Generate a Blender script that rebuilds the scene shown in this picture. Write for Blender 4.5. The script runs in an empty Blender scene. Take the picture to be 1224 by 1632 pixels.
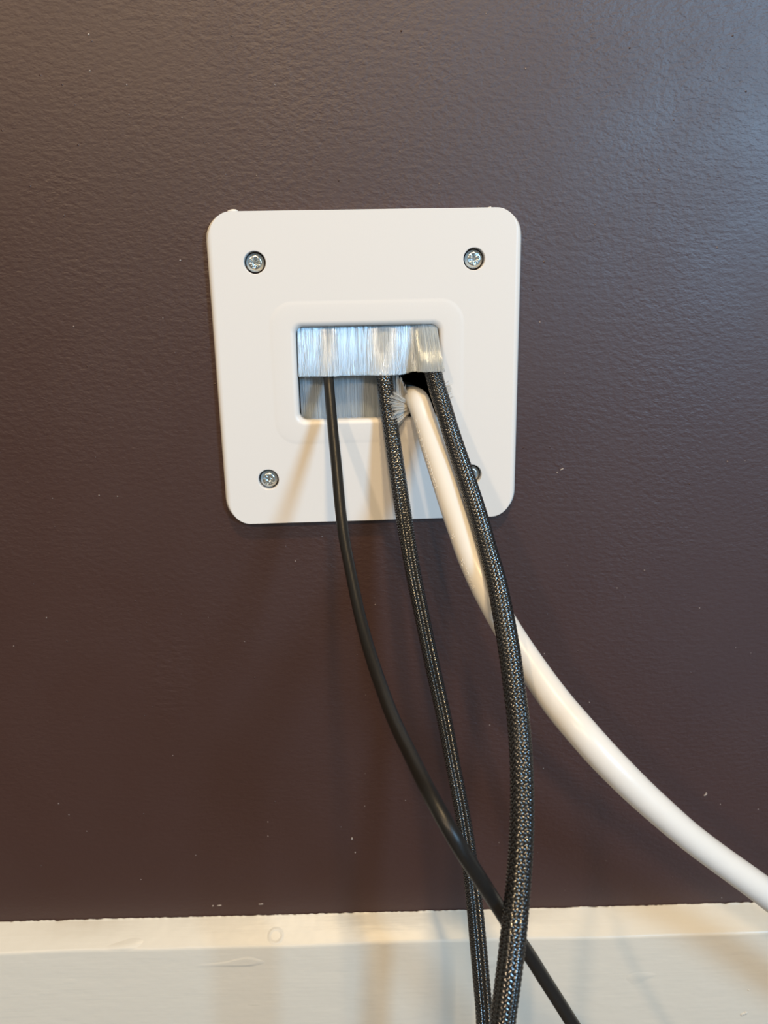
import bpy, bmesh, math, random
import numpy as np
from mathutils import Matrix, Vector

scene = bpy.context.scene
col = scene.collection
MM = 0.001
rng = np.random.default_rng(7)
random.seed(7)

# ------------------------------------------------------------------ camera
cam_data = bpy.data.cameras.new('camera')
cam = bpy.data.objects.new('camera', cam_data)
col.objects.link(cam)
CAM_RIGHT = Vector((0.998869, -0.046024, 0.011969))
CAM_FWD = Vector((0.047551, 0.963401, -0.263813))
CAM_UP = Vector((0.000611, 0.264083, 0.964500))
cam.matrix_world = Matrix((
    (CAM_RIGHT.x, CAM_UP.x, -CAM_FWD.x, -0.00811),
    (CAM_RIGHT.y, CAM_UP.y, -CAM_FWD.y, -0.30389),
    (CAM_RIGHT.z, CAM_UP.z, -CAM_FWD.z, 0.42651),
    (0, 0, 0, 1)))
cam_data.sensor_fit = 'VERTICAL'
cam_data.lens = 6.86
cam_data.sensor_height = 6.86 * 1632 / 1226
cam_data.sensor_width = cam_data.sensor_height * 0.75
cam_data.clip_start = 0.01
cam_data.dof.use_dof = True
cam_data.dof.focus_distance = 0.272
cam_data.dof.aperture_fstop = 5.0
scene.camera = cam

# ------------------------------------------------------------------ world, lamps, exposure
world = bpy.data.worlds.new('room_light')
scene.world = world
world.use_nodes = True
bg = world.node_tree.nodes['Background']
bg.inputs['Color'].default_value = (1.0, 0.99, 0.85, 1)
bg.inputs['Strength'].default_value = 0.19


def lamp(name, loc, target, watts, colour, size, size_y=None):
    d = bpy.data.lights.new(name, 'AREA')
    d.energy = watts
    d.color = colour
    d.size = size
    if size_y:
        d.shape = 'RECTANGLE'
        d.size_y = size_y
    else:
        d.shape = 'DISK'
    o = bpy.data.objects.new(name, d)
    col.objects.link(o)
    o.location = loc
    o.rotation_euler = (Vector(target) - Vector(loc)).to_track_quat('-Z', 'Y').to_euler()
    return o


PLATE_C = (0, 0, 0.40)
# daylight window of the room, to the right behind the photographer
lamp('window_daylight', (1.62, -2.56, 1.25), PLATE_C, 60, (0.36, 0.67, 1.0), 0.46, 0.56)
# warm recessed ceiling lamps
WARM = (1.0, 0.73, 0.47)
lamp('ceiling_downlight', (-0.20, -3.60, 2.44), PLATE_C, 38, WARM, 0.20)
lamp('ceiling_downlight', (0.10, -1.20, 2.44), PLATE_C, 30, (1.0, 0.71, 0.37), 0.17)
lamp('ceiling_downlight', (-1.75, -3.50, 2.44), PLATE_C, 34, WARM, 0.20)

scene.view_settings.view_transform = 'Standard'
scene.view_settings.look = 'None'
scene.view_settings.exposure = 0.07
scene.view_settings.gamma = 1.0
scene.view_settings.use_curve_mapping = False


# ------------------------------------------------------------------ helpers
def new_mat(name, colour, rough=0.5, metallic=0.0, spec=0.5):
    m = bpy.data.materials.new(name)
    m.use_nodes = True
    b = m.node_tree.nodes['Principled BSDF']
    b.inputs['Base Color'].default_value = (*colour, 1)
    b.inputs['Roughness'].default_value = rough
    b.inputs['Metallic'].default_value = metallic
    b.inputs['Specular IOR Level'].default_value = spec
    return m, m.node_tree, b


def N(nt, kind, **kw):
    n = nt.nodes.new(kind)
    for k, v in kw.items():
        if k in n.inputs:
            n.inputs[k].default_value = v
        else:
            setattr(n, k, v)
    return n


def coords(nt, scale=(1, 1, 1)):
    t = N(nt, 'ShaderNodeTexCoord')
    mp = N(nt, 'ShaderNodeMapping')
    mp.inputs['Scale'].default_value = scale
    nt.links.new(t.outputs['Object'], mp.inputs['Vector'])
    return mp.outputs['Vector']


def noise(nt, vec, scale, detail=3.0, rough=0.55):
    n = N(nt, 'ShaderNodeTexNoise')
    n.inputs['Scale'].default_value = scale
    n.inputs['Detail'].default_value = detail
    n.inputs['Roughness'].default_value = rough
    nt.links.new(vec, n.inputs['Vector'])
    return n.outputs['Fac']


def ramp(nt, fac, lo, hi, a=0.0, b=1.0):
    m = N(nt, 'ShaderNodeMapRange')
    m.inputs['From Min'].default_value = lo
    m.inputs['From Max'].default_value = hi
    m.inputs['To Min'].default_value = a
    m.inputs['To Max'].default_value = b
    nt.links.new(fac, m.inputs['Value'])
    return m.outputs['Result']


def math_node(nt, op, a, b):
    m = N(nt, 'ShaderNodeMath', operation=op)
    for i, v in enumerate((a, b)):
        if hasattr(v, 'links'):
            nt.links.new(v, m.inputs[i])
        else:
            m.inputs[i].default_value = v
    return m.outputs[0]


def bump(nt, bsdf, height, dist, strength=1.0):
    b = N(nt, 'ShaderNodeBump')
    b.inputs['Distance'].default_value = dist
    b.inputs['Strength'].default_value = strength
    nt.links.new(height, b.inputs['Height'])
    nt.links.new(b.outputs['Normal'], bsdf.inputs['Normal'])


def mix_colour(nt, fac, a, b):
    m = N(nt, 'ShaderNodeMix', data_type='RGBA')
    nt.links.new(fac, m.inputs['Factor'])
    for sock, v in ((m.inputs['A'], a), (m.inputs['B'], b)):
        if hasattr(v, 'links'):
            nt.links.new(v, sock)
        else:
            sock.default_value = (*v, 1)
    return m.outputs['Result']


def mesh_obj(name, verts, faces, mat, parent=None, smooth=True):
    me = bpy.data.meshes.new(name)
    me.from_pydata([tuple(v) for v in verts], [], [tuple(f) for f in faces])
    me.materials.append(mat)
    if smooth:
        me.polygons.foreach_set('use_smooth', [True] * len(me.polygons))
    me.update()
    o = bpy.data.objects.new(name, me)
    col.objects.link(o)
    if parent:
        o.parent = parent
    return o


def quad_obj(name, verts, quads, mat, parent=None):
    """fast path: verts (n,3) and quads (m,4) as arrays"""
    verts = np.asarray(verts, dtype=np.float32)
    quads = np.asarray(quads, dtype=np.int32)
    me = bpy.data.meshes.new(name)
    me.vertices.add(len(verts))
    me.vertices.foreach_set('co', verts.ravel())
    me.loops.add(quads.size)
    me.loops.foreach_set('vertex_index', quads.ravel())
    me.polygons.add(len(quads))
    me.polygons.foreach_set('loop_start', np.arange(0, quads.size, 4, dtype=np.int32))
    me.polygons.foreach_set('use_smooth', np.ones(len(quads), dtype=bool))
    me.materials.append(mat)
    me.update(calc_edges=True)
    me.validate()
    o = bpy.data.objects.new(name, me)
    col.objects.link(o)
    if parent:
        o.parent = parent
    return o


def tag(o, label=None, cat=None, kind=None):
    if label:
        o['label'] = label
    if cat:
        o['category'] = cat
    if kind:
        o['kind'] = kind
    return o


# ------------------------------------------------------------------ materials
def wall_paint():
    m, nt, b = new_mat('brown_wall_paint', (0.053, 0.023, 0.018), 0.42, 0.0, 0.8)
    v = coords(nt, (1.0, 1.0, 1.75))
    orange_peel = noise(nt, v, 330, 2.0, 0.5)
    fine = noise(nt, v, 900, 2.0)
    patch = ramp(nt, noise(nt, coords(nt), 11, 2.0), 0.35, 0.65, 0.45, 1.0)
    h = math_node(nt, 'MULTIPLY', math_node(nt, 'ADD', orange_peel, math_node(nt, 'MULTIPLY', fine, 0.35)), patch)
    # nibs: tiny paint specks standing on the surface
    vo = N(nt, 'ShaderNodeTexVoronoi')
    vo.inputs['Scale'].default_value = 270
    nt.links.new(coords(nt), vo.inputs['Vector'])
    keep = N(nt, 'ShaderNodeSeparateColor')
    nt.links.new(vo.outputs['Color'], keep.inputs['Color'])
    speck = math_node(nt, 'MULTIPLY', ramp(nt, vo.outputs['Distance'], 0.10, 0.03),
                      math_node(nt, 'GREATER_THAN', keep.outputs['Red'], 0.90))
    h2 = math_node(nt, 'ADD', h, math_node(nt, 'MULTIPLY', speck, 0.8))
    # a rubbed strip left of the plate where the roller texture is rougher
    tc = N(nt, 'ShaderNodeTexCoord')
    mp = N(nt, 'ShaderNodeMapping', vector_type='TEXTURE')
    mp.inputs['Location'].default_value = (-0.085, 0, 0.268)
    mp.inputs['Scale'].default_value = (0.010, 1.0, 0.036)
    nt.links.new(tc.outputs['Object'], mp.inputs['Vector'])
    ln = N(nt, 'ShaderNodeVectorMath', operation='LENGTH')
    nt.links.new(mp.outputs['Vector'], ln.inputs[0])
    rub = math_node(nt, 'MULTIPLY', ramp(nt, ln.outputs['Value'], 1.1, 0.5), noise(nt, coords(nt, (0.5, 1, 1)), 420, 2.0))
    h2 = math_node(nt, 'ADD', h2, math_node(nt, 'MULTIPLY', rub, 1.3))
    bump(nt, b, h2, 0.00022)
    light_speck = math_node(nt, 'MULTIPLY', speck, math_node(nt, 'MULTIPLY', keep.outputs['Green'], 0.55))
    base = mix_colour(nt, ramp(nt, noise(nt, coords(nt), 6, 3.0), 0.3, 0.7), (0.043, 0.0154, 0.0118), (0.0485, 0.0176, 0.0134))
    nt.links.new(mix_colour(nt, light_speck, base, (0.55, 0.45, 0.40)), b.inputs['Base Color'])
    nt.links.new(ramp(nt, noise(nt, coords(nt), 25, 3.0), 0.3, 0.7, 0.45, 0.52), b.inputs['Roughness'])
    return m


def trim_paint():
    m, nt, b = new_mat('cream_trim_paint', (0.665, 0.635, 0.56), 0.38)
    brush = noise(nt, coords(nt, (0.06, 1.0, 1.0)), 700, 2.0)
    lumps = noise(nt, coords(nt, (0.6, 1, 1)), 120, 2.0)
    # scuffs: long thin nicks
    sc = noise(nt, coords(nt, (0.35, 1.0, 1.2)), 75, 1.0)
    nick = ramp(nt, sc, 0.70, 0.76)
    # a dried ring of paint left by a drip
    t = N(nt, 'ShaderNodeTexCoord')
    dist = N(nt, 'ShaderNodeVectorMath', operation='DISTANCE')
    dist.inputs[1].default_value = (-0.0416, -0.0083, 0.1409)
    nt.links.new(t.outputs['Object'], dist.inputs[0])
    ring = math_node(nt, 'SUBTRACT', 1.0, ramp(nt, math_node(nt, 'ABSOLUTE', math_node(nt, 'SUBTRACT', dist.outputs['Value'], 0.0030), 0.0), 0.0, 0.0009))
    h = math_node(nt, 'ADD', math_node(nt, 'MULTIPLY', brush, 0.22), lumps)
    h = math_node(nt, 'ADD', h, math_node(nt, 'MULTIPLY', nick, 0.9))
    h = math_node(nt, 'ADD', h, math_node(nt, 'MULTIPLY', ring, 0.55))
    bump(nt, b, h, 0.00030)
    return m


def plastic_white():
    m, nt, b = new_mat('white_plate_plastic', (0.81, 0.785, 0.75), 0.38)
    bump(nt, b, noise(nt, coords(nt), 2600, 2.0), 0.000015)
    return m


M_WALL = wall_paint()
M_TRIM = trim_paint()
M_PLATE = plastic_white()
M_DUST = new_mat('white_caulk', (0.85, 0.83, 0.78), 0.7)[0]
M_CAVITY = new_mat('dark_wall_cavity', (0.012, 0.011, 0.010), 0.9)[0]
M_SCREW, _nt, _b = new_mat('zinc_plated_steel', (0.70, 0.75, 0.76), 0.22, 1.0)
bump(_nt, _b, noise(_nt, coords(_nt), 1500, 3.0), 0.00005)
M_FIBRE, _nt, _b = new_mat('satin_clear_nylon', (0.73, 0.80, 0.85), 0.28, 0.6, 0.5)
M_TUFT = new_mat('warm_lit_nylon', (0.74, 0.72, 0.67), 0.45)[0]  # same nylon as the other bristles, the warm light on it put into the colour
M_BLACK, _nt, _b = new_mat('black_pvc', (0.013, 0.0125, 0.012), 0.38, 0.0, 0.4)
bump(_nt, _b, noise(_nt, coords(_nt), 1200, 3.0), 0.00004)
M_WHITE, _nt, _b = new_mat('white_pvc', (0.81, 0.795, 0.76), 0.33)
bump(_nt, _b, noise(_nt, coords(_nt), 160, 2.0), 0.00008)
M_STRAND = new_mat('black_braid_filament', (0.007, 0.007, 0.007), 0.21, 0.0, 0.5)[0]
M_STRAND.node_tree.nodes['Principled BSDF'].inputs['IOR'].default_value = 2.1
M_CORE = new_mat('matte_black_core', (0.006, 0.006, 0.006), 0.7)[0]
M_FLOOR, _nt, _b = new_mat('floor_boards', (0.30, 0.19, 0.11), 0.4)
_f = noise(_nt, coords(_nt, (0.15, 1, 1)), 40, 4.0)
_nt.links.new(mix_colour(_nt, _f, (0.085, 0.075, 0.068), (0.15, 0.135, 0.12)), _b.inputs['Base Color'])

# ------------------------------------------------------------------ setting
# wall with the cut-out behind the plate
HX, HZ0, HZ1 = 0.034, 0.376, 0.424
xs = [-1.6, -HX, HX, 1.6]
zs = [0.0, HZ0, HZ1, 2.44]
v, f = [], []
for z in zs:
    for x in xs:
        v.append((x, 0.0, z))
for j in range(3):
    for i in range(3):
        if i == 1 and j == 1:
            continue
        f.append((j * 4 + i, j * 4 + i + 1, j * 4 + i + 5, j * 4 + i + 4))
n = len(v)
v += [(x, 0.1, z) for z in (0.0, 2.44) for x in (-1.6, 1.6)]
f += [(0, n, n + 1, 3), (12, 15, n + 3, n + 2), (0, 12, n + 2, n), (3, n + 1, n + 3, 15), (n, n + 2, n + 3, n + 1)]
wall = mesh_obj('wall_back', v, f, M_WALL, smooth=False)
tag(wall, 'dark brown satin wall with roller texture behind the plate', kind='structure')
# the sides and back of the cut-out
v = [(x, y, z) for y in (0.0, 0.085) for z in (HZ0, HZ1) for x in (-HX, HX)]
f = [(0, 1, 5, 4), (2, 6, 7, 3), (0, 4, 6, 2), (1, 3, 7, 5), (4, 5, 7, 6)]
mesh_obj('wall_opening', v, f, M_CAVITY, wall, smooth=False)

floor = mesh_obj('floor', [(-1.6, -3.0, -0.05), (1.6, -3.0, -0.05), (1.6, 0.1, -0.05), (-1.6, 0.1, -0.05),
                           (-1.6, -3.0, 0.0), (1.6, -3.0, 0.0), (1.6, 0.1, 0.0), (-1.6, 0.1, 0.0)],
                 [(3, 2, 1, 0), (4, 5, 6, 7), (0, 1, 5, 4), (1, 2, 6, 5), (2, 3, 7, 6), (3, 0, 4, 7)], M_FLOOR, smooth=False)
tag(floor, 'dark grey brown floor below the white baseboard', kind='structure')

# baseboard: bevelled cap with a ragged paint line where it meets the wall
BX = np.concatenate([np.linspace(-1.6, -0.22, 24), np.linspace(-0.218, 0.24, 900), np.linspace(0.245, 1.6, 24)])
ragged = np.zeros(len(BX))
for sc, amp in ((0.5, 0.07), (3.0, 0.06), (9.0, 0.09), (25.0, 0.09)):
    k = np.cumsum(rng.normal(size=len(BX)))
    w = max(1, int(len(BX) / 760 * 20 / sc))
    r = rng.normal(size=len(BX) + 4 * w)
    r = np.convolve(r, np.hanning(2 * w + 3), 'same')[2 * w:2 * w + len(BX)]
    ragged += amp * r / (r.std() + 1e-9)
ragged = np.clip(ragged, -0.55, 0.9) * MM
wave = 0.00015 * np.sin(BX * 37) + 0.0001 * np.sin(BX * 91 + 1)
rows = []
prof = [(-0.0003, 0.1453, 1), (-0.0005, 0.1453, 0.8), (-0.0008, 0.1450, 0.12), (-0.0013, 0.14475, 0), (-0.0112, 0.1392, 0), (-0.0117, 0.13865, 0), (-0.0120, 0.1380, 0),
        (-0.0121, 0.1374, 0), (-0.0121, 0.06, 0), (-0.0121, 0.0, 0), (0.0, 0.0, 0)]
for (y, z, rg) in prof:
    rows.append(np.stack([BX, np.full_like(BX, y) + (wave if y < -0.01 else 0), z + ragged * rg + (wave if y < -0.001 and z > 0.1 else 0)], 1))
V = np.concatenate(rows)
nb = len(BX)
Q = []
for j in range(len(prof) - 1):
    a = np.arange(nb - 1) + j * nb
    Q.append(np.stack([a, a + nb, a + nb + 1, a + 1], 1))
base = quad_obj('baseboard_back', V, np.concatenate(Q), M_TRIM)
tag(base, 'cream white baseboard with bevelled top below the brown wall', kind='structure')


def nib(parent, x, y, z, rx, rz, rot, mat, seed):
    b = bmesh.new()
    bmesh.ops.create_icosphere(b, subdivisions=2, radius=1)
    r = random.Random(seed)
    for vv in b.verts:
        k = r.uniform(0.7, 1.2)
        px, pz = vv.co.x * rx * k, vv.co.z * rz * k
        vv.co = Vector((px * math.cos(rot) - pz * math.sin(rot), vv.co.y * 0.25, px * math.sin(rot) + pz * math.cos(rot))) * MM + Vector((x, y, z)) * MM
    for fc in b.faces:
        fc.smooth = True
    m_ = bpy.data.meshes.new('paint_nib')
    b.to_mesh(m_)
    b.free()
    m_.materials.append(mat)
    o = bpy.data.objects.new('paint_nib', m_)
    col.objects.link(o)
    o.parent = parent


M_NIB = new_mat('chalky_nib', (0.42, 0.36, 0.32), 0.5)[0]
for i, (x, z, rx, rz, rot) in enumerate(((-97.2, 514.2, 0.35, 0.35, 0), (-97.8, 502.9, 0.35, 0.3, 0), (158.5, 206.4, 0.9, 0.45, 0.7),
                                         (158.9, 207.1, 0.35, 0.8, 0.2), (-6.1, 186.4, 0.35, 0.8, 0.0), (-4.6, 178.9, 0.3, 0.4, 0.0),
                                         (79.3, 361.3, 0.9, 0.25, 0.5), (77.5, 360.0, 0.4, 0.2, 0.3), (-70.2, 440.4, 0.4, 0.3, 0.3),
                                         (-71.5, 151.0, 0.5, 0.35, 0.2), (-68.5, 151.1, 1.3, 0.3, 0.02), (-49.0, 151.3, 1.4, 0.35, 0.05))):
    nib(wall, x, 0, z, rx, rz, rot, M_NIB, i)
for i, (x, z, rx, rz, rot) in enumerate(((186.8, 90.0, 1.3, 0.9, 0.4), (187.9, 90.6, 0.9, 1.1, 0.9), (185.9, 89.6, 0.6, 0.9, 0.2), (187.3, 104.6, 0.5, 0.5, 0.0))):
    nib(base, x, -12.1, z, rx, rz, rot, M_TRIM, 20 + i)

# ------------------------------------------------------------------ wall plate
plate = bpy.data.objects.new('wall_plate', None)
col.objects.link(plate)
plate.location = PLATE_C
plate.rotation_euler = (0, -0.03096, 0)      # hangs slightly crooked
tag(plate, 'white square plastic brush plate screwed to the dark brown wall', 'wall plate')
CORNER = 12


def rounded_rect(hx, hz, r):
    pts = []
    for cx, cz, a0 in ((hx - r, hz - r, 0), (-hx + r, hz - r, 90), (-hx + r, -hz + r, 180), (hx - r, -hz + r, 270)):
        for k in range(CORNER + 1):
            a = math.radians(a0 + 90 * k / CORNER)
            pts.append((cx + r * math.cos(a), cz + r * math.sin(a)))
    return pts


def loop_strip(bm, loops, smooth=True):
    """loops: list of vert rings (equal length) joined by quads"""
    out = []
    for A, B in zip(loops[:-1], loops[1:]):
        m = len(A)
        for i in range(m):
            fc = bm.faces.new((A[i], A[(i + 1) % m], B[(i + 1) % m], B[i]))
            fc.smooth = smooth
            out.append(fc)
    return out


SCREWS = [(-40.9, 41.1), (40.4, 41.0), (-40.6, -40.9), (40.3, -41.2)]
bm = bmesh.new()


def ring(hx, hz, r, d):
    return [bm.verts.new((x * MM, -d * MM, z * MM)) for x, z in rounded_rect(hx, hz, r)]


W, H = 58.3, 58.9
outer = [ring(W - 0.6, H - 0.6, 9.4, 0.05), ring(W - 0.1, H - 0.1, 9.6, 0.5), ring(W, H, 9.7, 1.0), ring(W, H, 9.7, 2.3)]
for k in range(1, 7):
    a = math.radians(15 * k)
    q = 2.3
    outer.append(ring(W - q + q * math.cos(a), H - q + q * math.sin(a), 9.7 - q + q * math.cos(a), 2.3 + q * math.sin(a)))
FACE_D = 4.6
loop_strip(bm, outer)
inner = [ring(37.0, 27.2, 9.1, FACE_D), ring(36.6, 26.8, 8.7, FACE_D + 0.02), ring(36.0, 26.2, 8.1, FACE_D + 0.085), ring(35.3, 25.5, 7.4, FACE_D + 0.12),
         ring(29.4, 19.8, 4.2, FACE_D + 0.25), ring(28.9, 19.3, 3.8, FACE_D + 0.22), ring(28.2, 18.6, 3.4, FACE_D - 0.05),
         ring(27.5, 18.0, 3.1, FACE_D - 0.6), ring(27.2, 17.75, 3.0, FACE_D - 1.5), ring(27.1, 17.6, 3.0, 0.6)]
loop_strip(bm, inner)
loop_strip(bm, [inner[-1], ring(33.0, 23.0, 3.0, 0.6)])
BORE = 4.0
bore_rings = []
for sx, sz in SCREWS:
    def circ(r, d):
        return [bm.verts.new(((sx + r * math.cos(2 * math.pi * k / 40)) * MM, -d * MM, (sz + r * math.sin(2 * math.pi * k / 40)) * MM)) for k in range(40)]
    top = circ(BORE + 0.25, FACE_D)
    rings = [top, circ(BORE + 0.08, FACE_D - 0.08), circ(BORE, FACE_D - 0.3), circ(BORE, 0.2)]
    loop_strip(bm, rings)
    bore_rings.append(top)
# the flat face between the rim, the raised surround and the four screw bores
edges = []
for r in [outer[-1], inner[0]] + bore_rings:
    for i in range(len(r)):
        e = bm.edges.get((r[i], r[(i + 1) % len(r)]))
        edges.append(e)
res = bmesh.ops.triangle_fill(bm, use_beauty=True, use_dissolve=False, edges=edges, normal=(0, -1, 0))
for g in res['geom']:
    if isinstance(g, bmesh.types.BMFace):
        g.smooth = False
bmesh.ops.recalc_face_normals(bm, faces=bm.faces)
me = bpy.data.meshes.new('faceplate')
bm.to_mesh(me)
bm.free()
me.materials.append(M_PLATE)
face = bpy.data.objects.new('faceplate', me)
col.objects.link(face)
face.parent = plate


# screws: pan heads with a cross recess, heights on a polar grid
def sstep(a, b, x):
    t = np.clip((x - a) / (b - a), 0, 1)
    return t * t * (3 - 2 * t)


R_HEAD = 3.35
RR = np.concatenate([[0.0], np.linspace(0.12, 2.3, 22), np.linspace(2.4, R_HEAD, 14)])
TH = np.linspace(0, 2 * math.pi, 97)[:-1]
rr, tt = np.meshgrid(RR[1:], TH, indexing='ij')
X, Z = rr * np.cos(tt), rr * np.sin(tt)


def head_height(X, Z):
    r = np.hypot(X, Z)
    dome = 1.55 - 0.030 * r ** 2 - 1.25 * sstep(2.2, R_HEAD + 0.25, r) ** 1.2
    arms = np.zeros_like(r)
    for a, b in ((X, Z), (Z, X)):
        half = 0.52 - 0.09 * np.abs(b) / 2
        arms = np.maximum(arms, (1 - sstep(half - 0.14, half + 0.1, np.abs(a))) * (1 - sstep(1.75, 2.05, np.abs(b))))
    centre = 1 - sstep(0.75, 1.05, r)
    d1 = np.abs(np.abs(X) - np.abs(Z))
    ticks = 0.35 * (1 - sstep(0.06, 0.2, d1)) * sstep(1.0, 1.2, r) * (1 - sstep(1.6, 1.8, r))
    depth = np.maximum(arms * (1.0 - 0.25 * r / 2), centre * 1.05)
    return dome - depth - ticks * 0.4


Y = head_height(X, Z)
V = [(0, -head_height(np.array(0.0), np.array(0.0)) * MM, 0)] + [(a * MM, -b * MM, c * MM) for a, b, c in zip(X.ravel(), Y.ravel(), Z.ravel())]
nt_, nr_ = len(TH), len(RR) - 1
F = [(0, 1 + (k + 1) % nt_, 1 + k) for k in range(nt_)]
for j in range(nr_ - 1):
    for k in range(nt_):
        a, b = 1 + j * nt_ + k, 1 + j * nt_ + (k + 1) % nt_
        F.append((a, b, b + nt_, a + nt_))
skirt = len(V)
V += [(R_HEAD * math.cos(t) * MM, 0.0002, R_HEAD * math.sin(t) * MM) for t in TH]
for k in range(nt_):
    a, b = 1 + (nr_ - 1) * nt_ + k, 1 + (nr_ - 1) * nt_ + (k + 1) % nt_
    F.append((a, b, skirt + (k + 1) % nt_, skirt + k))
screw0 = mesh_obj('screw', V, F, M_SCREW, plate)
for i, ((sx, sz), turn) in enumerate(zip(SCREWS, (10, -14, 24, 40))):
    s = screw0 if i == 0 else screw0.copy()
    if i:
        col.objects.link(s)
        s.parent = plate
    s.location = (sx * MM, -2.7 * MM, sz * MM)
    s.rotation_euler = (0, math.radians(turn), 0)


# a lump of caulk and a crumb stuck on the top edge
def blob(name, cx, cz, d, rx, rz, seed):
    b = bmesh.new()
    bmesh.ops.create_icosphere(b, subdivisions=3, radius=1)
    r = random.Random(seed)
    ph = [r.uniform(0, 6) for _ in range(3)]
    for vv in b.verts:
        k = 1 + 0.15 * math.sin(3 * vv.co.x + ph[0]) + 0.12 * math.sin(4 * vv.co.z + ph[1])
        vv.co = Vector((cx + vv.co.x * rx * k, -d + vv.co.y * 1.0 * k, cz + vv.co.z * rz * k)) * MM
    for fc in b.faces:
        fc.smooth = True
    m_ = bpy.data.meshes.new(name)
    b.to_mesh(m_)
    b.free()
    m_.materials.append(M_DUST)
    o = bpy.data.objects.new(name, m_)
    col.objects.link(o)
    o.parent = plate
    return o


blob('caulk_lump', -48.1, 58.9, 2.4, 2.2, 0.8, 1)
blob('caulk_lump', 46.2, 58.9, 2.6, 0.6, 0.45, 2)

# ------------------------------------------------------------------ brush fibres
def fibres(name, roots, mids, tips, radius, taper=0.55, seg=7, parent=plate, mat=None):
    """square-section fibres along quadratic Bezier paths, joined in one mesh (mm)"""
    n_ = len(roots)
    t = np.linspace(0, 1, seg)[None, :, None]
    P = (1 - t) ** 2 * roots[:, None] + 2 * t * (1 - t) * mids[:, None] + t ** 2 * tips[:, None]
    T = np.gradient(P, axis=1)
    T /= np.linalg.norm(T, axis=2, keepdims=True)
    ref = np.array([0.0, 1.0, 0.0]) + 0.22 * rng.normal(size=(n_, 1, 3))
    A = np.cross(T, np.broadcast_to(ref, T.shape))
    A /= np.linalg.norm(A, axis=2, keepdims=True) + 1e-9
    B = np.cross(T, A)
    rad = (radius * (1 - (1 - taper) * np.linspace(0, 1, seg) ** 2))[None, :, None]
    rad = rad * rng.uniform(0.8, 1.2, size=(n_, 1, 1))
    V = np.stack([P + rad * A, P + 0.5 * rad * B, P - rad * A, P - 0.5 * rad * B], 2)      # n, seg, 4, 3
    idx = np.arange(n_ * seg * 4).reshape(n_, seg, 4)
    q = np.stack([idx[:, :-1], np.roll(idx, -1, 2)[:, :-1], np.roll(idx, -1, 2)[:, 1:], idx[:, 1:]], -1).reshape(-1, 4)
    o = quad_obj(name, V.reshape(-1, 3) * MM, q, mat or M_FIBRE, parent)
    o['kind'] = 'stuff'
    return o


def bump1(x, c, w):
    return np.exp(-0.5 * ((x - c) / w) ** 2)


# upper row: hangs from the top edge, tips pushed forward by the cables below
n_ = 3600
x = rng.uniform(-26.7, 26.7, n_)
layer = rng.uniform(0, 1, n_)
tip_d = 4.6 + 2.6 * bump1(x, -14.9, 1.9) + 3.6 * bump1(x, 6.2, 3.0) + 10.3 * sstep(15.8, 21.0, x) - 0.9 * layer + rng.normal(size=n_) * 0.12
tip_z = -0.75 + 1.6 * sstep(12, 20, x) + rng.normal(size=n_) * 0.13 - 0.05 * layer
xt = x + rng.normal(size=n_) * 0.25 + 1.4 * sstep(20, 27, x) - 0.3 * bump1(x, -17, 1.2) + 0.3 * bump1(x, -12.5, 1.2)
roots = np.stack([x, -0.9 + 0.6 * layer, np.full(n_, 19.0)], 1)
tips = np.stack([xt, -tip_d, tip_z], 1)
bulge = np.clip(tip_d - 4.8, 0, None)
mids = np.stack([x + rng.normal(size=n_) * 0.12, -(2.2 + 0.10 * tip_d + 0.85 * bulge), np.full(n_, 8.5)], 1)
fibres('upper_bristles', roots, mids, tips, 0.075)

# lower row: stands up behind the upper one, missing where the white cable comes through
n_ = 3600
x = rng.uniform(-26.8, 14.2, n_)
layer = rng.uniform(0, 1, n_)
z1 = 0.6 - 3.6 * bump1(x, -15.6, 1.4) - 5.0 * bump1(x, 6.2, 2.6) + rng.normal(size=n_) * 0.2
roots = np.stack([x, 2.3 + 0.3 * layer, np.full(n_, -19.0)], 1)
tips = np.stack([x + rng.normal(size=n_) * 0.06, 1.5 + 0.4 * layer + 1.0 * bump1(x, -15.6, 1.6) + 1.4 * bump1(x, 6.2, 3.0), z1], 1)
keep = x < 10.5 + rng.uniform(-0.6, 0.6, n_)
mids = (roots + tips) / 2 + np.array([0, 0.15, 0])
fibres('lower_bristles', roots[keep], mids[keep], tips[keep], 0.062)

# fibres bent aside by the white cable: an upright leaf, a fan across the braided cable, a tuft right of it
n_ = 330
u = rng.uniform(0, 1, n_)
roots = np.stack([11.0 + 3.6 * u, 0.6 + rng.uniform(-0.6, 0.6, n_), -16.5 + 0 * u], 1)
tipx = 10.6 + 4.2 * u + 0.25 * np.sin(u * 40)
tipz = -1.6 - 6.5 * u ** 2.2 + 0.5 * np.sin(u * 55) + rng.normal(size=n_) * 0.25
tips = np.stack([tipx, -2.4 - 2.2 * u + rng.normal(size=n_) * 0.25, tipz], 1)
mids = np.stack([10.8 + 3.4 * u, -0.6 + 0 * u, -9.5 + 0 * u], 1)
leaf = fibres('splayed_bristles', roots, mids, tips, 0.075, mat=M_TUFT)
n_ = 190
g = rng.integers(0, 9, n_) / 8.0                       # the fan hangs together in small clumps
u = np.clip(g + rng.normal(size=n_) * 0.025, -0.05, 1.05)
ang = np.radians(141 + 72 * u)
L = 7.6 + 1.0 * np.sin(g * 9) + rng.normal(size=n_) * 0.5 - 0.8 * u
sx = 15.3 + 0.3 * u + rng.normal(size=n_) * 0.15
sz = -12.2 - 3.0 * u + rng.normal(size=n_) * 0.25
roots = np.stack([sx, -4.2 + rng.normal(size=n_) * 0.3, sz], 1)
tips = np.stack([sx + L * np.cos(ang), -11.6 - 1.2 * np.sin(u * 3.1) + rng.normal(size=n_) * 0.35, sz + L * np.sin(ang)], 1)
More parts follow.
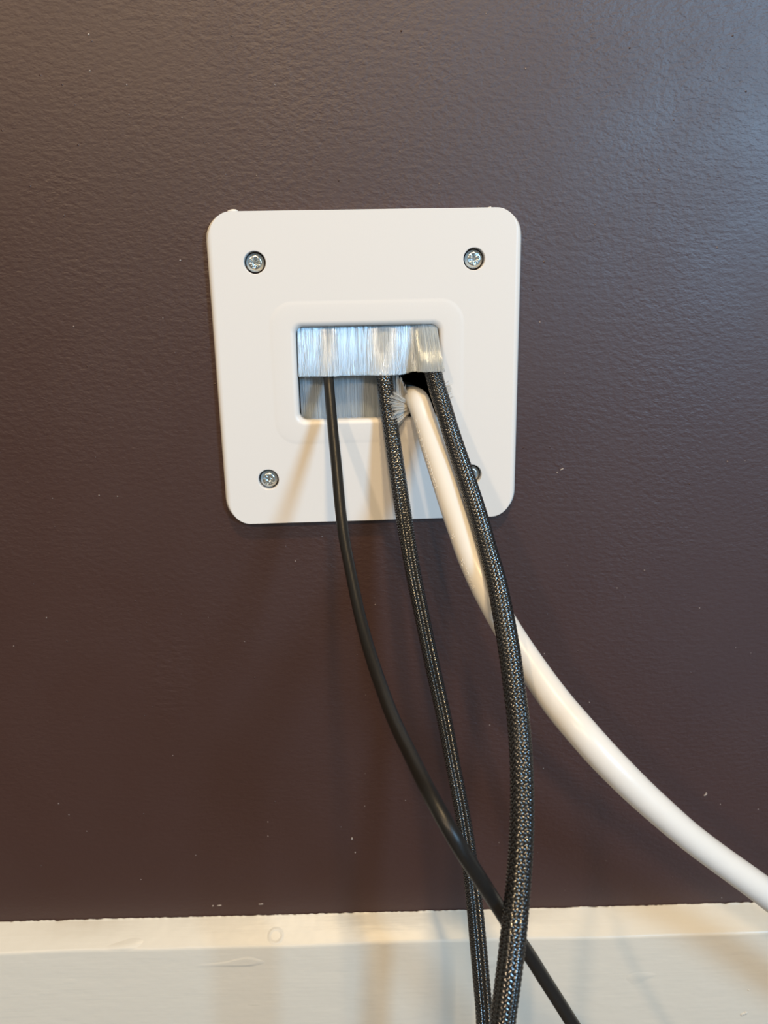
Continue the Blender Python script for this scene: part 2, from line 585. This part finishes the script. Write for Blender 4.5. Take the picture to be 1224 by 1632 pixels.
mids = np.stack([sx + 0.45 * L * np.cos(ang), -8.6 + rng.normal(size=n_) * 0.3, sz + 0.55 * L * np.sin(ang)], 1)
fibres('splayed_bristles', roots, mids, tips, 0.075, mat=M_TUFT)
n_ = 60
u = rng.integers(0, 6, n_) / 5.0 + rng.normal(size=n_) * 0.03
roots = np.stack([25.8 + 0.6 * u, 0.5 + 0 * u, -8 - 5 * u], 1)
tips = np.stack([31.0 + 1.3 * u + rng.normal(size=n_) * 0.3, -7.4 + rng.normal(size=n_) * 0.3, -3.6 - 6.2 * u + rng.normal(size=n_) * 0.3], 1)
mids = np.stack([27.5 + 0 * u, -6.6 + 0 * u, -6 - 5.5 * u], 1)
fibres('splayed_bristles', roots, mids, tips, 0.055, mat=M_TUFT)

# ------------------------------------------------------------------ cables (x, y, z, radius in mm)
THIN = [
    (-16.5, 30.0, 403.2, 1.98), (-16.1, 10.0, 402.4, 1.98), (-15.4, -4.0, 398.5, 1.98), (-14.5, -10.8, 389.5, 1.99), (-13.5, -18.2, 380.3, 1.99),
    (-12.1, -28.1, 368.5, 2.00), (-10.8, -38.3, 356.8, 1.99), (-9.4, -47.1, 347.7, 1.95), (-6.9, -58.4, 337.6, 1.89), (-4.2, -70.5, 328.1, 1.91),
    (-1.0, -83.6, 320.3, 1.97), (2.4, -98.3, 315.1, 1.98), (5.0, -111.1, 312.9, 1.97), (8.8, -128.0, 311.7, 1.97), (12.6, -142.1, 309.7, 1.98),
    (17.5, -148.8, 303.3, 1.98), (24.1, -144.7, 289.5, 1.99), (30.5, -138.0, 275.1, 1.99), (38.6, -130.4, 256.9, 1.99), (44.6, -126.7, 245.0, 2.01),
    (49.8, -124.1, 234.5, 2.03), (55.0, -122.1, 224.5, 2.06), (60.1, -120.5, 214.7, 2.08), (90.0, -112.0, 160.0, 2.08), (140.0, -105.0, 90.0, 2.08),
    (205.0, -102.0, 30.0, 2.08), (270.0, -102.0, 5.0, 2.08), (340.0, -110.0, 2.0, 2.08), (430.0, -130.0, 2.0, 2.08),
]
LEFT = [
    (5.0, 30.0, 404.5, 3.20), (5.4, 9.0, 403.6, 3.20), (6.0, -4.5, 399.6, 3.20), (7.3, -7.6, 388.7, 3.20), (8.7, -10.7, 378.8, 3.22),
    (10.7, -15.1, 365.1, 3.28), (12.9, -19.7, 350.8, 3.26), (15.2, -23.7, 336.6, 3.14), (17.4, -27.1, 324.7, 3.07), (20.5, -30.8, 310.2, 3.02),
    (23.7, -33.9, 295.4, 3.01), (27.1, -36.9, 280.7, 3.02), (29.6, -39.6, 269.6, 3.01), (32.4, -43.4, 255.2, 2.97), (35.3, -48.0, 240.9, 2.99),
    (37.7, -52.7, 226.9, 3.11), (39.4, -56.8, 214.5, 3.20), (40.5, -60.4, 204.6, 3.25), (41.7, -64.8, 191.1, 3.33), (43.1, -68.7, 176.1, 3.38),
    (44.5, -72.0, 160.1, 3.39), (46.0, -78.0, 100.0, 3.39), (49.0, -93.0, 45.0, 3.39), (58.0, -125.0, 13.0, 3.39), (78.0, -175.0, 3.7, 3.39),
    (110.0, -240.0, 3.7, 3.39), (150.0, -320.0, 3.7, 3.39),
]
RIGHT = [
    (22.6, 30.0, 403.2, 3.36), (22.9, 10.0, 403.4, 3.36), (23.3, 0.0, 403.3, 3.36), (24.0, -10.0, 402.2, 3.36), (25.5, -13.3, 396.2, 3.36),
    (27.4, -18.2, 389.6, 3.36), (29.2, -23.4, 382.8, 3.37), (31.0, -29.6, 376.3, 3.38), (32.8, -35.9, 370.2, 3.38), (34.4, -43.2, 364.4, 3.36),
    (35.8, -50.7, 358.9, 3.33), (37.0, -57.8, 353.6, 3.29), (38.1, -64.8, 347.9, 3.26), (39.4, -73.5, 341.5, 3.29), (40.0, -84.9, 333.5, 3.39),
    (40.2, -96.0, 325.7, 3.38), (40.1, -105.6, 318.3, 3.32), (40.1, -112.0, 312.6, 3.29), (39.4, -120.7, 305.9, 3.27), (38.4, -128.2, 298.9, 3.29),
    (37.3, -134.3, 291.2, 3.31), (36.1, -138.9, 283.4, 3.33), (34.7, -143.3, 274.9, 3.40), (33.8, -145.2, 264.3, 3.45), (33.2, -145.3, 252.6, 3.46),
    (32.9, -145.0, 243.8, 3.45), (33.5, -147.0, 170.0, 3.45), (34.0, -154.0, 90.0, 3.45), (37.0, -172.0, 35.0, 3.45), (48.0, -210.0, 9.0, 3.45),
    (70.0, -265.0, 3.8, 3.45), (110.0, -350.0, 3.8, 3.45),
]
WHITE = [
    (17.2, 30.0, 389.0, 4.43), (17.7, 12.0, 389.2, 4.43), (18.5, 0.0, 389.8, 4.43), (19.4, -7.0, 389.2, 4.43), (21.8, -13.8, 381.6, 4.46),
    (23.7, -21.1, 374.9, 4.49), (25.6, -28.5, 368.6, 4.50), (27.3, -36.0, 362.6, 4.49), (29.0, -43.4, 356.8, 4.47), (30.8, -50.7, 351.2, 4.43),
    (32.8, -58.3, 345.1, 4.39), (35.1, -64.3, 339.6, 4.36), (38.0, -68.9, 334.0, 4.36), (41.2, -73.3, 328.5, 4.38), (44.6, -78.1, 323.3, 4.44),
    (48.3, -83.7, 318.2, 4.53), (52.9, -91.2, 312.4, 4.72), (57.0, -96.8, 307.8, 4.82), (61.2, -102.1, 303.8, 4.86), (66.2, -105.4, 298.7, 4.85),
    (71.9, -107.6, 293.1, 4.77), (78.4, -108.8, 286.8, 4.64), (85.8, -109.6, 280.0, 4.48), (94.6, -109.6, 272.0, 4.35), (104.4, -108.8, 263.7, 4.36),
    (115.2, -107.7, 254.9, 4.49), (126.4, -105.9, 245.4, 4.68), (137.1, -104.0, 236.1, 4.84), (195.0, -97.0, 188.0, 4.84),
    (265.0, -92.0, 128.0, 4.84), (345.0, -90.0, 65.0, 4.84), (430.0, -90.0, 18.0, 4.84), (515.0, -92.0, 4.7, 4.84), (620.0, -95.0, 4.7, 4.84),
]


def path(table, step):
    """centripetal Catmull-Rom through the table, resampled every `step` mm: points, radii, arc length"""
    P = np.array(table, float)
    P = np.vstack([2 * P[0] - P[1], P, 2 * P[-1] - P[-2]])
    out = []
    for i in range(1, len(P) - 2):
        p0, p1, p2, p3 = P[i - 1:i + 3]
        t0 = 0.0
        t1 = t0 + np.linalg.norm((p1 - p0)[:3]) ** 0.5
        t2 = t1 + np.linalg.norm((p2 - p1)[:3]) ** 0.5
        t3 = t2 + np.linalg.norm((p3 - p2)[:3]) ** 0.5
        t = np.linspace(t1, t2, 40, endpoint=False)[:, None]
        A1 = (t1 - t) / (t1 - t0) * p0 + (t - t0) / (t1 - t0) * p1
        A2 = (t2 - t) / (t2 - t1) * p1 + (t - t1) / (t2 - t1) * p2
        A3 = (t3 - t) / (t3 - t2) * p2 + (t - t2) / (t3 - t2) * p3
        B1 = (t2 - t) / (t2 - t0) * A1 + (t - t0) / (t2 - t0) * A2
        B2 = (t3 - t) / (t3 - t1) * A2 + (t - t1) / (t3 - t1) * A3
        out.append((t2 - t) / (t2 - t1) * B1 + (t - t1) / (t2 - t1) * B2)
    Q = np.vstack(out + [P[-2][None]])
    s = np.r_[0, np.cumsum(np.linalg.norm(np.diff(Q[:, :3], axis=0), axis=1))]
    S = np.linspace(0, s[-1], max(8, int(s[-1] / step)))
    R = np.stack([np.interp(S, s, Q[:, k]) for k in range(4)], 1)
    k = np.hanning(2 * max(1, int(2.5 / step)) + 3)          # soften the joints between spans
    k /= k.sum()
    h = len(k) // 2
    for c in range(4):
        pad = np.r_[np.full(h, R[0, c]), R[:, c], np.full(h, R[-1, c])]
        sm = np.convolve(pad, k, 'valid')
        R[h:-h, c] = sm[h:-h]
    return R[:, :3], R[:, 3], S


def frames(P, twist=0.0):
    """parallel-transported side / up vectors, started in the middle of the path"""
    T = np.gradient(P, axis=0)
    T /= np.linalg.norm(T, axis=1, keepdims=True)
    n_ = len(P)
    side = np.zeros_like(P)
    m = n_ // 3
    s = np.cross(T[m], np.array([0, -1.0, 0.25]))
    side[m] = s / np.linalg.norm(s)
    for rng_ in (range(m + 1, n_), range(m - 1, -1, -1)):
        prev = side[m]
        for i in rng_:
            v_ = prev - T[i] * np.dot(prev, T[i])
            prev = v_ / np.linalg.norm(v_)
            side[i] = prev
    up = np.cross(side, T)
    if np.dot(up[m], np.array([0, -1.0, 0.25])) < 0:
        up = -up
    return T, side, up


def tube(name, table, mat, parent=None, step=2.0, sides=28, shrink=0.0, lobes=None):
    P, R, S = path(table, step)
    T, A, B = frames(P)
    th = np.linspace(0, 2 * math.pi, sides + 1)[:-1]
    c, s = np.cos(th), np.sin(th)
    r = (R - shrink)[:, None]
    ca, sb = r * c[None], r * s[None]
    if lobes is not None:
        w = np.interp(S, lobes[0], lobes[1])[:, None]
        sb = sb * (0.98 - w * np.exp(-(c[None] / 0.30) ** 2))
    V = P[:, None] + ca[:, :, None] * A[:, None] + sb[:, :, None] * B[:, None]
    n_ = len(P)
    idx = np.arange(n_ * sides).reshape(n_, sides)
    q = np.stack([idx[:-1], np.roll(idx, -1, 1)[:-1], np.roll(idx, -1, 1)[1:], idx[1:]], -1).reshape(-1, 4)
    q = q[:, ::-1]
    return quad_obj(name, V.reshape(-1, 3) * MM, q, mat, parent)


def sleeve(name, table, parent, carriers, cell, lobes=None, spin=0.0, per_q=4.3):
    """open braid: `carriers` flat strands each way, woven over and under (mm)"""
    P, R, S = path(table, 0.8)
    T, A, B = frames(P)
    # crossings per mm follow the cell length, which tightens along the sleeve
    qS = np.concatenate([[0], np.cumsum(np.diff(S) * 2 / np.interp((S[1:] + S[:-1]) / 2, *cell))])
    nS = int(qS[-1] * per_q)
    q = np.linspace(0, qS[-1], nS)
    sq = np.interp(q, qS, S)
    itp = lambda M_: np.stack([np.interp(sq, S, M_[:, k]) for k in range(3)], 1)
    P_, A_, B_ = itp(P), itp(A), itp(B)
    R_ = np.interp(sq, S, R)[:, None]
    w = np.interp(sq, lobes[0], lobes[1])[:, None] if lobes is not None else np.zeros((nS, 1))
    us = np.array([-1.0, -0.6, 0.0, 0.6, 1.0])
    half = 0.37 * 2 * math.pi / carriers
    Vs, Qs, off = [], [], 0
    for sign in (1, -1):
        over = 0.22 * sign * np.cos(math.pi * q)[:, None]
        for i in range(carriers):
            th = (sign * math.pi * q / carriers + 2 * math.pi * i / carriers + spin)[:, None] + us[None] * half
            lift = over + 0.15 * (1 - us[None] ** 2) - 0.13
            c, s = np.cos(th), np.sin(th)
            thin_ = 0.98 - w * np.exp(-(c / 0.30) ** 2)
            r = R_ - 0.22 + lift
            V = P_[:, None] + (r * c)[:, :, None] * A_[:, None] + (r * s * thin_)[:, :, None] * B_[:, None]
            idx = np.arange(nS * 5).reshape(nS, 5) + off
            qd = np.stack([idx[:-1, :-1], idx[:-1, 1:], idx[1:, 1:], idx[1:, :-1]], -1).reshape(-1, 4)
            Vs.append(V.reshape(-1, 3))
            Qs.append(qd)
            off += nS * 5
    o = quad_obj(name, np.concatenate(Vs) * MM, np.concatenate(Qs), M_STRAND, parent)
    o['kind'] = 'stuff'
    return o


# thin smooth cable
thin = tube('power_cord', THIN, M_BLACK, sides=24)
tag(thin, 'thin smooth black cord, the leftmost cable leaving the brush opening', 'cord')


def empty_at(name, p):
    o = bpy.data.objects.new(name, None)
    col.objects.link(o)
    return o


# slimmer braided cable, next to the cord
left = empty_at('braided_cable', None)
tag(left, 'slimmer black braided cable hanging straight down close to the wall, second from the left', 'cable')
LOBES_L = ([0, 60, 120, 2000], [0.0, 0.10, 0.42, 0.42])
tube('inner_cable', LEFT, M_CORE, left, shrink=0.55, lobes=LOBES_L)
sleeve('braided_sleeve', LEFT, left, 12, ([0, 300], [2.0, 1.8]), LOBES_L, spin=0.2)

# thicker braided cable, bowing towards the viewer in front of the white one
right = empty_at('braided_cable', None)
tag(right, 'thicker black braided cable bowing forward across the white cable', 'cable')
LOBES_R = ([0, 2000], [0.06, 0.06])
tube('inner_cable', RIGHT, M_CORE, right, shrink=0.55, lobes=LOBES_R)
sleeve('braided_sleeve', RIGHT, right, 13, ([0, 110, 190], [1.55, 1.6, 1.8]), LOBES_R, spin=0.6)

# white cable with raised lettering along its left flank
white = tube('white_cable', WHITE, M_WHITE, sides=40, step=1.5)
tag(white, 'thick smooth white cable curving away to the lower right corner', 'cable')


def lettering(items, table, flank, parent):
    P, R, S = path(table, 0.5)
    T, A, B = frames(P)
    verts, faces = [], []
    dg = bpy.context.evaluated_depsgraph_get()
    for text, s0, size in items:
        cu = bpy.data.curves.new('lettering_source', 'FONT')
        cu.body = text
        cu.size = size
        cu.extrude = 0.09
        cu.resolution_u = 2
        cu.space_character = 1.12
        o = bpy.data.objects.new('lettering_source', cu)
        col.objects.link(o)
        dg.update()
        m_ = o.evaluated_get(dg).to_mesh()
        base_ = len(verts)
        for vv in m_.vertices:
            s = s0 + vv.co.x
            p, a, b = (np.array([np.interp(s, S, M_[:, k]) for k in range(3)]) for M_ in (P, A, B))
            r = np.interp(s, S, R)
            ang = flank + (vv.co.y - size * 0.35) / r * SIDE_SIGN
            d = a * math.sin(ang) + b * math.cos(ang)
            verts.append((p + d * (r + vv.co.z)) * MM)
        faces += [tuple(base_ + k for k in pl.vertices) for pl in m_.polygons]
        o.evaluated_get(dg).to_mesh_clear()
        bpy.data.objects.remove(o)
        bpy.data.curves.remove(cu)
    lt = mesh_obj('embossed_lettering', verts, faces, M_WHITE, parent, smooth=False)
    return lt


_P, _R, _S = path(WHITE, 0.5)
_T, _A, _B = frames(_P)
_k = int(np.argmin(np.abs(_P[:, 2] - 350)))
SIDE_SIGN = 1.0 if _A[_k, 0] > 0 else -1.0


def s_at(z):
    return float(_S[np.argmin(np.abs(_P[:, 2] - z))])


lettering([('IIOIIUIIOIUOIIOIIOIOOOOOOOZZ/S', s_at(384.0), 1.9), ('I FS', s_at(350.5), 2.2), ('FS 1010.8', s_at(343.5), 2.4)],
          WHITE, -0.80 * SIDE_SIGN, white)
